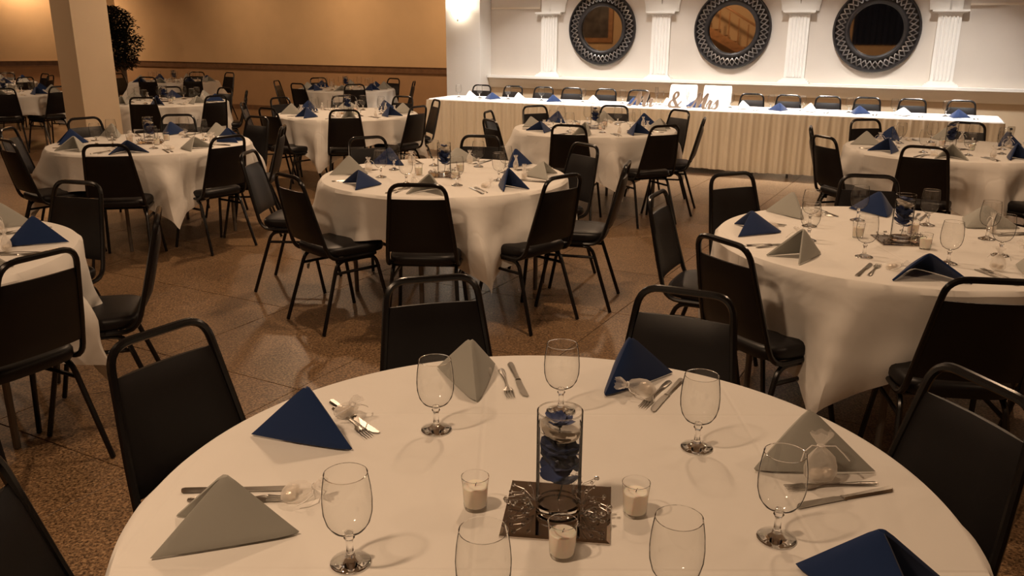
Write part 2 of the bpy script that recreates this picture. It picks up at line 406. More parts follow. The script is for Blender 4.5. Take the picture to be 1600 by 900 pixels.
# raised panels beside the arches
for k, (a, b) in enumerate(((-1.39, -.56), (5.27, 6.9))):
    z = 2.005
    p_ = struct('trim_%d' % (12+k), MB().box((a, OW-.03, z), (b, OW, 2.9), RM), m_cream)
    MB().box((a, OW-.045, z-.02), (b, OW, z+.006), RM).obj('panel_moulding', m_ledge, p_, smooth=False)
# free-standing square pillar
pc = Vector((-4.713, 9.4, 0)); ux2 = UX; vx2 = VX
pl = [(-.31, 0), (0, 0), (0, .47), (-.31, .47)]
PM = Matrix(((UX.x, VX.x, 0, pc.x), (UX.y, VX.y, 0, pc.y), (0, 0, 1, 0), (0, 0, 0, 1)))
pil = struct('trim_14', MB().prism(pl, 0, CEIL, PM), m_pillar)
MB().prism([(-.325, -.015), (.015, -.015), (.015, .485), (-.325, .485)], 0, .1, PM).obj('pillar_base_board', m_rail, pil, smooth=False)
# unseen block added under the ceiling to shade the far corner
struct('trim_15', MB().box((-12.4, 2.6, 2.78), (-10.0, 3.1, CEIL), RM), m_ceil)

# ------------------------------------------------------------------ wall things
def mirror(s, z, rad, label):
    root = empty('round_mirror', W(s, OW-.01, z), A)
    f = MB()
    def ring(r0, r1, y0, y1, n=72):
        mb = MB(); rows = []
        cr = [((r0+r1)/2+(r1-r0)/2*cos(a), -(y0+y1)/2-(y1-y0)/2*sin(a)) for a in [2*pi*k/10 for k in range(10)]]
        for i in range(n):
            an = 2*pi*i/n; rows.append([Vector((r*cos(an), y, r*sin(an))) for r, y in cr])
        rows.append(rows[0]); mb.grid(rows, closed=True); return mb
    ring(rad*.925, rad, .0, .06).obj('outer_rim', m_pewter, root)
    ring(rad*.60, rad*.72, .015, .075).obj('inner_rim', m_pewter, root)
    bk = MB().lathe([(0.001, 0), (rad*.95, 0), (rad*.95, .008), (.001, .008)], 48, mtx=Matrix.Rotation(pi/2, 4, 'X'), cap=False)
    bk.obj('backing', m_pewter, root)
    MB().lathe([(.001, .022), (rad*.63, .022)], 64, mtx=Matrix.Rotation(pi/2, 4, 'X'), cap=False).obj('mirror_glass', m_mirror, root)
    n = 40; r_in, r_out = rad*.70, rad*.94; da = R(11)
    for sgn in (1, -1):
        st = MB(); rows = []
        for i in range(7):
            t = i/6; an = sgn*da*(t-.5); r = r_in+(r_out-r_in)*t; yy = -.03-.022*sin(pi*t)-(.008 if sgn > 0 else 0)
            p = Vector((r*cos(an), yy, r*sin(an))); tg = Vector((-sin(an), 0, cos(an)))
            wd = .0100
            rows.append([p-tg*wd, p-tg*wd*.5+Vector((0, -.006, 0)), p+tg*wd*.5+Vector((0, -.006, 0)), p+tg*wd])
        st.grid(rows); me = st.mesh('lattice_strip', m_silver)
        for k in range(n):
            o = mk('lattice_strip', me, root); o.rotation_euler = (0, 2*pi*k/n, 0)
    tag(root, label, 'mirror', 'round mirrors on the head wall'); return root
mirror(.445, 1.70, .525, 'round mirror in a dark lattice frame, leftmost, nearest the white pier')
mirror(2.36, 1.695, .535, 'middle round mirror in dark lattice frame, behind the white letters')
mirror(4.22, 1.69, .54, 'rightmost round mirror in a dark lattice frame')
# sconce on the pier
sc = empty('wall_sconce', W(-1.76, OW-.38, 1.95), A)
sc_bowl = MB().lathe([(.01, -.10), (.06, -.085), (.10, -.04), (.115, .03), (.118, .09)], 24, sy=.75, cap=False)
for i, v in enumerate(sc_bowl.v): sc_bowl.v[i] = (v[0], v[1]-.09, v[2])
sc_bowl.obj('glass_bowl', m_sconce, sc)
MB().lathe([(.004, -.15), (.012, -.14), (.012, -.12), (.006, -.10)], 10, mtx=Matrix.Translation((0, -.09, 0))).obj('finial', m_ledge, sc)
MB().box((-.04, -.03, -.04), (.04, 0, .08)).obj('back_plate', m_ledge, sc)
tag(sc, 'glowing glass wall sconce on the white pier', 'wall light')
pt = bpy.data.lights.new('sconce_bulb', 'POINT'); pt.energy = 14; pt.color = (1, .86, .68); pt.shadow_soft_size = .04
po = bpy.data.objects.new('sconce_bulb', pt); C.objects.link(po); po.location = W(-1.76, OW-.38-.09, 2.09)
# outlet
ou = empty('wall_outlet', W(5.94, OW, .47), A)
MB().box((-.04, -.008, -.06), (.04, 0, .06)).obj('face_plate', m_plate, ou)
for z in (-.03, .025):
    so_ = MB().lathe([(.001, 0), (.016, 0), (.016, .004), (.001, .004)], 12, mtx=Matrix.Translation((0, -.008, z)) @ Matrix.Rotation(pi/2, 4, 'X')); so_.obj('socket', m_black, ou)
tag(ou, 'beige wall outlet past the right end of the head table', 'outlet')
# things on the front side of the room, seen only in the mirrors
fp = empty('framed_picture', W(-5.75, OB, 2.05), A)
MB().box((-.7, 0, -.55), (.7, .03, .55)).obj('artwork', m_art, fp)
fr = MB()
for b in (((-.85, 0, -.7), (.85, .06, -.55)), ((-.85, 0, .55), (.85, .06, .7)), ((-.85, 0, -.55), (-.7, .06, .55)), ((.7, 0, -.55), (.85, .06, .55))): fr.box(*b)
fr.obj('frame', m_wood, fp); tag(fp, 'large framed picture reflected in the leftmost round mirror', 'picture')
st_ = empty('staircase', W(-.7, OB+.1, 0), A)
for k in range(14):
    x = 2.2-k*.30; z = .18*(k+1)
    MB().box((x-.32, .0, z-.04), (x, 1.0, z)).obj('step', m_wood, st_, smooth=False)
    MB().tube([(x-.15, .97, z), (x-.15, .97, z+.85)], .02, 6).obj('baluster', m_wood, st_)
MB().tube([(2.25, .97, 1.02), (-2.2, .97, 1.02+.18*14.6)], .035, 8).obj('handrail', m_wood, st_)
sg_ = MB().add([(2.3, .94, .0), (2.3, .94, .22), (-2.3, .94, 2.78), (-2.3, .94, 2.45), (2.3, .99, .0), (2.3, .99, .22), (-2.3, .99, 2.78), (-2.3, .99, 2.45)], [(0, 1, 2, 3), (7, 6, 5, 4), (0, 4, 5, 1), (1, 5, 6, 2), (2, 6, 7, 3), (3, 7, 4, 0)])
sg_.obj('stringer', m_wood, st_, smooth=False)
tag(st_, 'wooden staircase with railing reflected in the middle round mirror', 'staircase')
dr = MB(); rows = [[Vector((x*.03, .06+.03*sin(x*1.1), z)) for x in range(-25, 26)] for z in (1.35, 2.4, CEIL)]
dr.grid(rows); d_ = dr.obj('navy_drape', m_drape, None, W(3.55, OB, 0), A); tag(d_, 'dark navy drape reflected in the rightmost round mirror', 'curtain')

# ------------------------------------------------------------------ chairs
def smooth_path(pts, rad, n=4):
    """round the corners of a polyline"""
    P = [Vector(p) for p in pts]; out = [P[0]]
    for i in range(1, len(P)-1):
        a, b, c = P[i-1], P[i], P[i+1]; d1 = (a-b).normalized(); d2 = (c-b).normalized()
        r = min(rad, (a-b).length*.49, (c-b).length*.49); p0 = b+d1*r; p1 = b+d2*r
        for k in range(n+1):
            t = k/n; out.append(p0*(1-t)**2+b*2*t*(1-t)+p1*t*t)
    out.append(P[-1]); return out
def back_pt(z, x):
    """point on the leaning back plane: y at height z"""
    t = (z-.42)/(.875-.42); return Vector((x, -.175-.115*t, z))
def half_w(z):
    t = (z-.42)/(.875-.42); return .190-.050*max(0, min(1, t))**1.1
def make_chair():
    root = empty('banquet_chair')
    r = .0115
    pts = [Vector((-.185, .13, .418)), Vector((-.19, -.17, .418)), back_pt(.60, -half_w(.60)), back_pt(.88, -half_w(.88)), back_pt(.88, half_w(.88)), back_pt(.60, half_w(.60)), Vector((.19, -.17, .418)), Vector((.185, .13, .418))]
    P = [pts[0]]
    path = smooth_path([pts[0], pts[1], pts[2]], .07, 5)[:-1]+smooth_path([pts[2], pts[3], pts[4], pts[5]], .062, 6)[0:]+smooth_path([pts[5], pts[6], pts[7]], .07, 5)[1:]
    MB().tube(path, r, 8).obj('back_frame', m_tube, root)
    # back pad
    pad = MB(); rows_f = []; rows_b = []
    nz, nx = 9, 9
    z0, z1 = .505, .802
    def prow(z, sgn):
        row = []
        hw = half_w(z)-.006
        for j in range(nx):
            u = -1+2*j/(nx-1); th = .017*(1-abs(u)**6*.75); tz = (z-z0)/(z1-z0); th *= (1-abs(2*tz-1)**8*.7)
            p = back_pt(z, hw*u); bow = -.012*(1-u*u)
            row.append(Vector((p.x, p.y+bow+sgn*th, p.z)))
        return row
    zs = [z0+(z1-z0)*i/(nz-1) for i in range(nz)]
    ring_rows = []
    for z in zs:
        ring_rows.append(prow(z, 1)+list(reversed(prow(z, -1))))
    pad.grid(ring_rows, closed=True)
    k = len(ring_rows[0]); pad.f.append(tuple(range(k))); pad.f.append(tuple(reversed(range((nz-1)*k, nz*k))))
    pad.obj('backrest', m_vinyl, root)
    # seat cushion: rounded trapezoid with domed top
    seat = MB(); rows = []; n = 32
    def sh(a):
        ca, sa = cos(a), sin(a); e = .42
        x = (abs(ca)**e)*(1 if ca > 0 else -1); y = (abs(sa)**e)*(1 if sa > 0 else -1)
        return x*(.195+.01*y), y*.200+.015
    for sc_, z in ((.85, .425), (.97, .428), (1.0, .442), (1.0, .462), (.97, .474), (.9, .481), (.6, .486), (.25, .488)):
        rows.append([Vector((sh(2*pi*i/n)[0]*sc_, (sh(2*pi*i/n)[1]-.015)*sc_+.015, z)) for i in range(n)])
    seat.grid(rows, closed=True); seat.f.append(tuple(reversed(range(n)))); seat.f.append(tuple(range(7*n, 8*n)))
    seat.obj('seat', m_vinyl, root)
    for sx in (-1, 1):
        xr = sx*.172
        rl = MB().tube(smooth_path([(xr, 0, .40), (xr, -.115, .40), (sx*.200, -.245, .004)], .05, 4), r*.96, 8); rl.obj('leg', m_tube, root)
        fl = MB().tube(smooth_path([(xr, 0, .40), (xr, .135, .40), (sx*.205, .215, .004)], .05, 4), r*.96, 8); fl.obj('leg', m_tube, root)
        st = MB().tube([(sx*.178, -.142, .335), (sx*.178, .158, .335)], r*.75, 6); st.obj('stretcher', m_tube, root)
    cr = MB()
    for y in (-.10, .12): cr.tube([(-.18, y, .408), (.18, y, .408)], r*.8, 6)
    cr.obj('cross_bar', m_tube, root)
    return root
chair_proto = make_chair(); chair_used = [False]
GROUP_CH = 'black banquet chairs around the tables'
def place_chair(x, y, rz, label, group):
    if not chair_used[0]: c = chair_proto; chair_used[0] = True
    else: c = dup(chair_proto)
    c.location = (x, y, 0); c.rotation_euler = (0, 0, rz); return tag(c, label, 'chair', group)
def chair_at(cx, cy, ang, rad, label, group, twist=0):
    """top rail stands at (ang, rad) from the table centre; chair faces the centre"""
    a = R(ang); px, py = cx+rad*cos(a), cy+rad*sin(a); face = a+pi+R(twist)       # facing direction
    rz = face-pi/2; sx, sy = px+.29*cos(face), py+.29*sin(face)
    return place_chair(sx, sy, rz, label, group)

# ------------------------------------------------------------------ tables
TR = .762; TH = .76
CLOTH_HALF = 1.03
def make_table_parts(root):
    MB().lathe([(.001, TH-.030), (TR-.006, TH-.030), (TR-.004, TH-.026), (TR-.004, TH-.006), (TR-.012, TH-.003), (.001, TH-.003)], 48, cap=False).obj('tabletop', m_ply, root)
    for sx in (-1, 1):
        for sy in (-1, 1):
            MB().tube(smooth_path([(sx*.42, sy*.30, TH-.03), (sx*.46, sy*.36, .45), (sx*.46, sy*.36, 0.003)], .08, 3), .0145, 8).obj('leg', m_leg, root)
        MB().tube([(sx*.455, -.34, .38), (sx*.455, .34, .38)], .010, 6).obj('leg_brace', m_leg, root)
table_proto = empty('round_table'); make_table_parts(table_proto); table_used = [False]
def cloth_mesh(seed, corner):
    rnd = random.Random(seed); n = 192; mb = MB(); rows = []
    ph = [rnd.uniform(0, 6.28) for _ in range(5)]
    RC = TR+.006
    zt = TH
    for r in (.001, .3, .6, RC-.012):
        rows.append([Vector((r*cos(2*pi*k/n), r*sin(2*pi*k/n), zt)) for k in range(n)])
    rows.append([Vector(((RC-.003)*cos(2*pi*k/n), (RC-.003)*sin(2*pi*k/n), zt-.002)) for k in range(n)])
    T = 16
    cph = [rnd.uniform(-1, 1) for _ in range(4)]
    for i in range(1, T+1):
        row = []
        for k in range(n):
            a = 2*pi*k/n; al = a-corner
            q = CLOTH_HALF/max(abs(cos(al-pi/4)), abs(sin(al-pi/4)))
            de = ((al+pi/4) % (pi/2))-pi/4; L = (q-RC)*(1-.17*math.exp(-(de/.22)**2)); f = i/T; s = L*f
            ci = int(((al+pi/4) % (2*pi))//(pi/2)) % 4      # angle from the nearest corner
            e1 = math.exp(-(de/.42)**2); side = 1-e1
            dd = min(1, s/.30)
            dr_ = .012+.012*dd
            dr_ += e1*dd*(.045+.066*cos(de*(12+cph[ci]*2)+cph[ci]*1.3)*min(1, s/.2))
            dr_ += side*dd*.042*(sin(15*a+ph[0]+1.2*sin(4*a+ph[1])))
            dr_ += .008*sin(37*a+ph[2]+2*sin(6*a+ph[3]))*dd
            dr_ -= .030*side*min(1, s/.2)
            dr_ += .020*sin(9*f+5*de+ph[4])*e1*f
            dr_ = max(-.045*dd, dr_)
            comp = 1-.42*f*f*math.exp(-(de/.34)**2)+0*f
            aa = a-de*(1-comp)+.05*cph[ci]*e1*f
            z = zt-.004-sqrt(max(0, s*s-min(s*s*.8, dr_*dr_)))*.985
            rr = RC+dr_
            row.append(Vector((rr*cos(aa), rr*sin(aa), max(z, .012))))
        rows.append(row)
    mb.grid(rows, closed=True); mb.f.append(tuple(reversed(range(n))))
    return mb.mesh('tablecloth', m_cloth)

# napkins -----------------------------------------------------------
def napkin_mesh(a, phi, m, seed, soft=.0):
    """pyramid fold: ridge from apex M down to T, two triangular faces opening towards -x;
    origin at T on the table, bisector along +x"""
    rnd = random.Random(seed)
    rho = sqrt(2)*a/(2*cos(phi/2)); hh = sqrt(max(1e-4, a*a-rho*rho))
    Mv = Vector((rho, 0, hh)); T = Vector((0, 0, .003)); mb = MB()
    E = {s: Vector((sqrt(2)*a*cos(phi/2), s*sqrt(2)*a*sin(phi/2), .003)) for s in (1, -1)}
    S = [-1, -.92, -.75, -.55, -.35, -.18, -.08, 0, .08, .18, .35, .55, .75, .92, 1]
    rows = []; nt = 9; b1, b2 = rnd.uniform(.003, .012), rnd.uniform(.003, .012)
    for i in range(nt+1):
        t = .035+(1-.035)*i/nt; row = []
        for s in S:
            e = E[1 if s >= 0 else -1]; u = abs(s)
            base = T*(1-u)+e*u
            nrm = (Mv-T).cross(e-T).normalized()
            if nrm.dot(Vector((0, (1 if s >= 0 else -1), .2))) < 0: nrm = -nrm
            p = Mv*(1-t)+base*t
            bul = (b1 if s >= 0 else b2)*sin(pi*min(1, u))*sin(pi*t*.8)
            p = p+nrm*bul
            if u < .2: p = p+Vector((.014*t, 0, 0))*(1-u/.2)**1.5
            if i == 0: p.z -= .002
            p.z += .004*sin(u*9+b1*900)*t*(1-t)
            p.z = max(p.z, .0035)
            row.append(p)
        rows.append(row)
    mb.grid(rows); return mb.mesh('folded_napkin', m)
def napkin_obj(me):
    o = mk('folded_napkin', me)
    md = o.modifiers.new('thickness', 'SOLIDIFY'); md.thickness = .0074; md.offset = 0; md.use_rim = True
    bv = o.modifiers.new('soft', 'BEVEL'); bv.width = .0022; bv.segments = 2; bv.limit_method = 'ANGLE'
    return o
NAP = {}
for ck, mm in (('grey', m_grey), ('blue', m_blue), ('white', m_white)):
    NAP[ck] = [napkin_mesh(.178, R(ph), mm, 11+i) for i, ph in enumerate((38, 52, 66))]
# cutlery -------------------------------------------------------------
def flat_outline(pts, z_of, th, mb):
    """pts: list of (x, half width); a tapered bar along x"""
    rows = []
    for x, hw in pts:
        z = z_of(x); rows.append([Vector((x, -hw, z)), Vector((x, -hw*.6, z+th)), Vector((x, hw*.6, z+th)), Vector((x, hw, z)), Vector((x, 0, z-.0005))])
    mb.grid(rows, closed=True); k = 5; nn = len(rows); mb.f.append(tuple(reversed(range(k)))); mb.f.append(tuple(range((nn-1)*k, nn*k)))
def fork_mesh():
    mb = MB(); zf = lambda x: .001+.006*sin(pi*min(1, max(0, (x+.09)/.19)))*(.6)
    b0 = len(mb.v)
    flat_outline([(-.095, .004), (-.09, .0085), (-.06, .0075), (-.02, .0035), (.02, .003), (.035, .006), (.045, .0115), (.058, .0125)], zf, .0018, mb)
    # indices for this bar are appended already
    for y in (-.0095, -.0032, .0032, .0095):
        mb.tube([(.056, y, zf(.056)+.001), (.075, y, zf(.075)), (.097, y*.92, .004)], [.0019, .0018, .0009], 5)
    return mb.mesh('dinner_fork', m_steel)
def knife_mesh():
    mb = MB(); zf = lambda x: .0015
    flat_outline([(-.11, .004), (-.105, .009), (-.08, .0085), (-.03, .0065), (0, .006), (.006, .0085)], zf, .0045, mb)
    mb2 = MB(); pts = [(.006, -.006), (.02, -.009), (.085, -.0105), (.102, -.007), (.112, .003), (.108, .007), (.05, .006), (.006, .006)]
    mb2.prism(pts, .0018, .0036); mb.add(mb2.v, mb2.f)
    return mb.mesh('dinner_knife', m_steel)
fork_me, knife_me = fork_mesh(), knife_mesh()
# fix: flat_outline caps rely on a fresh builder
# goblet ---------------------------------------------------------------
def make_goblet():
    root = empty('water_goblet')
    bowl = MB().lathe([(.006, .059), (.017, .0615), (.029, .069), (.0370, .082), (.0412, .100), (.0418, .120), (.0400, .143), (.0375, .160), (.0358, .1695)], 32, cap=False)
    bo = bowl.obj('bowl', m_gl, root)
    rim = MB().tube([(.0357*cos(2*pi*k/28), .0357*sin(2*pi*k/28), .1695) for k in range(28)], .0007, 5, closed=True); rim.obj('rim', m_glass, bo)
    st = MB().lathe([(.001, .001), (.033, .001), (.0345, .0025), (.033, .0045), (.020, .009), (.009, .014), (.0065, .022), (.0058, .034), (.0062, .044), (.0095, .050), (.0062, .055), (.008, .060), (.001, .0625)], 20)
    st.obj('stem', m_glass, root)
    return root
goblet_proto = make_goblet(); gob_used = [False]
def goblet(x, y, z, label, group):
    if not gob_used[0]: g_ = goblet_proto; gob_used[0] = True
    else: g_ = dup(goblet_proto)
    g_.location = (x, y, z); g_.rotation_euler = (0, 0, 0); return tag(g_, label, 'glass', group)
# votive candle ----------------------------------------------------------
def make_votive():
    root = empty('votive_candle')
    cu = MB().lathe([(.001, .0005), (.0205, .0005), (.022, .004), (.0245, .05), (.0262, .0665)], 24, cap=False).obj('glass_cup', m_glv, root)
    MB().tube([(.0258*cos(2*pi*k/24), .0258*sin(2*pi*k/24), .0662) for k in range(24)], .0007, 5, closed=True).obj('glass_rim', m_glass, cu)
    wx = MB().lathe([(.001, .007), (.0200, .007), (.0212, .012), (.0230, .046), (.021, .0475), (.001, .046)], 20, cap=False).obj('wax', m_candle, root)
    MB().tube([(0, 0, .045), (.001, 0, .050), (.003, 0, .053)], .0008, 5).obj('wick', m_wick, wx)
    return root
votive_proto = make_votive(); vot_used = [False]
def votive(x, y, z, label, group):
    if not vot_used[0]: v = votive_proto; vot_used[0] = True
    else: v = dup(votive_proto)
    v.location = (x, y, z); return tag(v, label, 'candle', group)
# vase ---------------------------------------------------------------------
VH = .200; VR = .042
def make_vase():
    root = empty('cylinder_vase')
    gw = MB().lathe([(VR, .014), (VR, VH)], 40, cap=False).obj('glass_wall', m_glv, root)
    MB().tube([((VR-.0014)*cos(2*pi*k/40), (VR-.0014)*sin(2*pi*k/40), VH) for k in range(40)], .0012, 6, closed=True).obj('glass_rim', m_glass, gw)
    MB().lathe([(.001, .0005), (VR-.003, .0005), (VR, .003), (VR, .015), (VR-.004, .018), (.001, .016)], 32, cap=False).obj('glass_base', m_glass, root)
    MB().lathe([(VR-.0031, .019), (VR-.0031, VH-.022), (.001, VH-.024)], 32, cap=False).obj('water', m_water, root)
    return root
vase_proto = make_vase(); vase_used = [False]
def petal_mb(L, wd, curl, mb, mtx):
    rows = []
    for i in range(6):
        t = i/5; hw = wd*sin(pi*(.12+.80*t))**.8; x = L*t; z = curl*t*t
        rows.append([mtx @ Vector((x, hw*u, z+.25*hw*abs(u)+.0015*sin(9*t+u*3))) for u in (-1, -.5, 0, .5, 1)])
    mb.grid(rows)
def make_flower(seed):
    """silk bloom standing in the water: blue petals, pale ones between, on a stem"""
    rnd = random.Random(seed); root = empty('silk_flower')
    MB().tube([(0, 0, .020), (.008, .004, .06), (-.004, .002, .11), (0, 0, .165)], .0013, 5).obj('stem', m_stem, root)
    def lim(o_): return o_
    for lv, (z, L, wd, n, m) in enumerate([(.172, .030, .012, 6, m_petal), (.158, .038, .022, 4, m_petalw), (.140, .046, .030, 4, m_petalw), (.122, .048, .030, 5, m_petal), (.104, .050, .032, 5, m_petal), (.084, .050, .030, 5, m_petal), (.066, .046, .026, 4, m_petal)]):
        for k in range(n):
            mb = MB(); an = 2*pi*k/n+lv*.7+rnd.uniform(-.2, .2); tilt = rnd.uniform(-.75, .5) if lv else -.1
            mt = Matrix.Translation((0, 0, z+rnd.uniform(-.006, .006))) @ Matrix.Rotation(an, 4, 'Z') @ Matrix.Rotation(tilt, 4, 'Y')
            petal_mb(L, wd, rnd.uniform(.004, .016), mb, mt)
            for i, v in enumerate(mb.v):
                r_ = hypot(v[0], v[1])
                if r_ > VR-.0045: q = (VR-.0045)/r_; mb.v[i] = (v[0]*q, v[1]*q, v[2])
            mb.obj('petal', m, root)
    MB().lathe([(.001, .166), (.004, .168), (.004, .174), (.001, .176)], 8).obj('flower_centre', m_stem, root)
    return root
flower_proto = make_flower(3); flo_used = [False]
def flower2():
    f = dup(flower_proto)
    return f
# crystal bead spray around the vase
def make_spray(seed):
    rnd = random.Random(seed); root = empty('crystal_bead_spray'); wires = MB(); beads = MB()
    ico = [(sin(pi*i/4)*cos(2*pi*k/6), sin(pi*i/4)*sin(2*pi*k/6), cos(pi*i/4)) for i in range(5) for k in range(6)]
    fs = [(i*6+k, i*6+(k+1) % 6, (i+1)*6+(k+1) % 6, (i+1)*6+k) for i in range(4) for k in range(6)]
    for cl in (R(200), R(-15), R(165), R(15), R(-35), R(60)):
        for k in range(9):
            a = cl+rnd.uniform(-.45, .45); rr = rnd.uniform(.055, .10); z = rnd.uniform(.006, .035)
            p = Vector((rr*cos(a), rr*sin(a), z)); q = Vector((.046*cos(cl), .046*sin(cl), .006))
            wires.tube([q, (p+q)/2+Vector((0, 0, .008)), p], .0005, 4)
            s = rnd.uniform(.0032, .0052); beads.add([p+Vector((x*s, y*s, z_*s)) for x, y, z_ in ico], fs)
    wires.obj('wire', m_steel, root); beads.obj('beads', m_glass, root, kind='stuff')
    return root
spray_proto = make_spray(5); spray_used = [False]
# favour bag
def make_bag(full=True):
    root = empty('favour_bag')
    mb = MB(); rows = []; n = 20
    for (r, z) in ((.002, .001), (.022, .002), (.029, .012), (.029, .026), (.023, .042), (.013, .054), (.0055, .0615), (.0055, .064), (.011, .072), (.018, .082), (.020, .087)):
        rows.append([Vector((r*(1+.13*sin(5*2*pi*k/n+z*40)*(z > .03))*cos(2*pi*k/n), .62*r*(1+.2*cos(4*2*pi*k/n)*(z > .06))*sin(2*pi*k/n), z+(.003*sin(6*2*pi*k/n) if z > .08 else 0))) for k in range(n)])
    mb.grid(rows, closed=True); po_ = mb.obj('pouch', m_organza, root)
    rb = MB().tube([(.0062*cos(2*pi*k/12), .0062*sin(2*pi*k/12), .063) for k in range(12)], .0016, 5, closed=True)
    rb.tube([(.006, -.004, .063), (.022, -.008, .064), (.036, -.010, .050), (.046, -.012, .038)], .0012, 5)
    rb.tube([(-.006, -.004, .063), (-.020, -.008, .066), (-.034, -.010, .056), (-.040, -.012, .040)], .0012, 5)
    rb.obj('ribbon', m_ribbon, po_)
    cn = MB().lathe([(.001, .004), (.009, .006), (.0125, .014), (.009, .022), (.001, .024)], 12, mtx=Matrix.Translation((-.008, 0, 0))); cn.lathe([(.001, .004), (.008, .006), (.011, .013), (.008, .020), (.001, .022)], 12, mtx=Matrix.Translation((.012, 0, .002)))
    cn.obj('wrapped_candy', m_candy, root)
    return root
bag_proto = make_bag(); bag_used = [False]
def proto_or_dup(p, used, **k):
    if not used[0]: used[0] = True; return p
    return dup(p, **k)
def mirror_tile_mesh():
    h_ = .098; b = .006; mb = MB()
    mb.add([(-h_, -h_, 0), (h_, -h_, 0), (h_, h_, 0), (-h_, h_, 0), (-h_, -h_, .003), (h_, -h_, .003), (h_, h_, .003), (-h_, h_, .003), (-h_+b, -h_+b, .0055), (h_-b, -h_+b, .0055), (h_-b, h_-b, .0055), (-h_+b, h_-b, .0055)],
           [(3, 2, 1, 0), (0, 1, 5, 4), (1, 2, 6, 5), (2, 3, 7, 6), (3, 0, 4, 7), (4, 5, 9, 8), (5, 6, 10, 9), (6, 7, 11, 10), (7, 4, 8, 11), (8, 9, 10, 11)])
    return mb.mesh('mirror_tile', m_mirror_tile, False)
tile_me = mirror_tile_mesh()

ZT = TH+.0005
DIRS = ['right', 'back right', 'back', 'back left', 'left', 'front left', 'front', 'front right']
def dirname(ang): return DIRS[int(round((ang % 360)/45)) % 8]

def napkin_place(ck, x, y, rz, var, label, group):
    o = napkin_obj(NAP[ck][var]); o.location = (x, y, ZT); o.rotation_euler = (0, 0, rz)
    return tag(o, label, 'napkin', group)
def cut_pair(kx, ky, ka, fx, fy, fa, place, tn, z=ZT):
    k = mk('dinner_knife', knife_me); put(k, (kx, ky, z), ka); tag(k, 'steel dinner knife at the %s place of the %s' % (place, tn), 'knife', 'table knives')
    f = mk('dinner_fork', fork_me); put(f, (fx, fy, z), fa); tag(f, 'steel dinner fork at the %s place of the %s' % (place, tn), 'fork', 'table forks')
def bag_at(x, y, rz, tilt, place, tn, full=True, sc=1.0):
    b = proto_or_dup(bag_proto, bag_used, parts=True, skip=() if full else ('wrapped_candy',))
    b.location = (x, y, ZT+.004); b.rotation_euler = (tilt, 0, rz); b.scale = (sc, sc, sc)
    return tag(b, 'sheer white favour bag at the %s place of the %s' % (place, tn), 'gift bag', 'favour bags')
def centrepiece(cx, cy, rz, tn, cands, full=True):
    t = mk('mirror_plate', tile_me); put(t, (cx, cy, ZT), rz); tag(t, 'square mirror plate at the centre of the %s' % tn, 'mirror plate', 'mirror plates under the vases')
    z = ZT+.006
    v = proto_or_dup(vase_proto, vase_used); put(v, (cx, cy, z)); tag(v, 'tall glass cylinder vase of water on the %s' % tn, 'vase', 'cylinder vases')
    f = proto_or_dup(flower_proto, flo_used); put(f, (cx, cy, z), rz*3); tag(f, 'blue and pale silk flower inside the vase of the %s' % tn, 'flower', 'flowers in the vases')
    if full:
        s = proto_or_dup(spray_proto, spray_used); put(s, (cx, cy, z), rz); tag(s, 'spray of clear crystal beads around the vase on the %s' % tn, 'decoration', 'crystal bead sprays')
    for (x, y) in cands:
        a = math.degrees(atan2(y-cy, x-cx))
        votive(x, y, ZT, 'ivory votive candle %s of the vase on the %s' % (dirname(a), tn), 'votive candles')

# table specs: name phrase, centre, first place angle, colour of even places, chairs (angle, radius)
TABLES = [
 ('N', 'nearest round table', (.0653, 1.4234), 16, 'grey', [(106, 1.15), (65, 1.08), (148, 1.15), (17, 1.03), (-171, 1.02)]),
 ('C', 'mid-room round table', (-.4294, 5.29), -3, 'grey', [(-93, 1.06), (-135, 1.11), (174, 1.28), (-47, 1.04), (-14, 1.15), (33, 1.12), (124, 1.16), (80, 1.10)]),
 ('R', 'large table at right', (1.6878, 3.5819), -15, 'blue', [(156, 1.08), (114, 1.16), (-150, 1.04), (75, 1.04), (-99, 1.06), (-55, 1.1)]),
 ('B', 'table facing the head table', (.7814, 8.1267), -13, 'grey', [(162, 1.08), (-152, 1.12), (-108, 1.0), (118, 1.17), (74, 1.14), (32, 1.09), (-17, 1.02), (-62, 1.08)]),
 ('RB', 'back right table', (3.46, 6.71), 20, 'blue', [(-125, 1.05), (157, 1.05), (-166, 1.13), (102, 1.12), (56, 1.03), (-70, 1.1)]),
 ('LM', 'table before the pillar', (-2.927, 6.848), 7, 'blue', [(-174, 1.09), (-128, 1.09), (140, 1.18), (-82, 1.12), (-35, 1.0), (100, 1.12), (7, 1.05), (58, 1.12)]),
 ('L', 'left edge table', (-2.568, 3.21), -21, 'grey', [(72, 1.11), (17, 1.10), (-24, 1.03), (120, 1.1)]),
 ('BL2', 'table beside the head table', (-1.842, 9.546), 12, 'grey', [(-81, 1.03), (-128, 1.07), (145, 1.14), (-32, 1.0), (21, 1.03), (62, 1.07), (103, 1.04), (-174, 1.14)]),
 ('BL3', 'table by the tan wall', (-2.693, 13.91), 5, 'grey', [(180, 1.12), (-126, 1.0), (125, 1.15), (-72, 1.02), (52, 1.07), (1, 1.10)]),
 ('F1', 'table behind the pillar', (-4.503, 11.11), 13, 'blue', [(-82, 1.03), (-37, 1.12), (108, 1.10), (60, 1.0), (19, 1.02)]),
 ('F2', 'far table by the tree', (-6.19, 15.8), 0, 'grey', [(-95, 1.0), (-52, 1.04), (50, 1.14), (88, 1.05), (169, 1.15)]),
 ('FL', 'far left table', (-7.365, 12.47), -20, 'blue', [(-61, 1.0), (-20, 1.03), (-110, 1.05)]),
 ('FL2', 'far left corner table', (-9.2, 15.1), 10, 'grey', [(53, 1.0), (6, 1.07), (-29, 1.12), (103, 1.0)]),
]
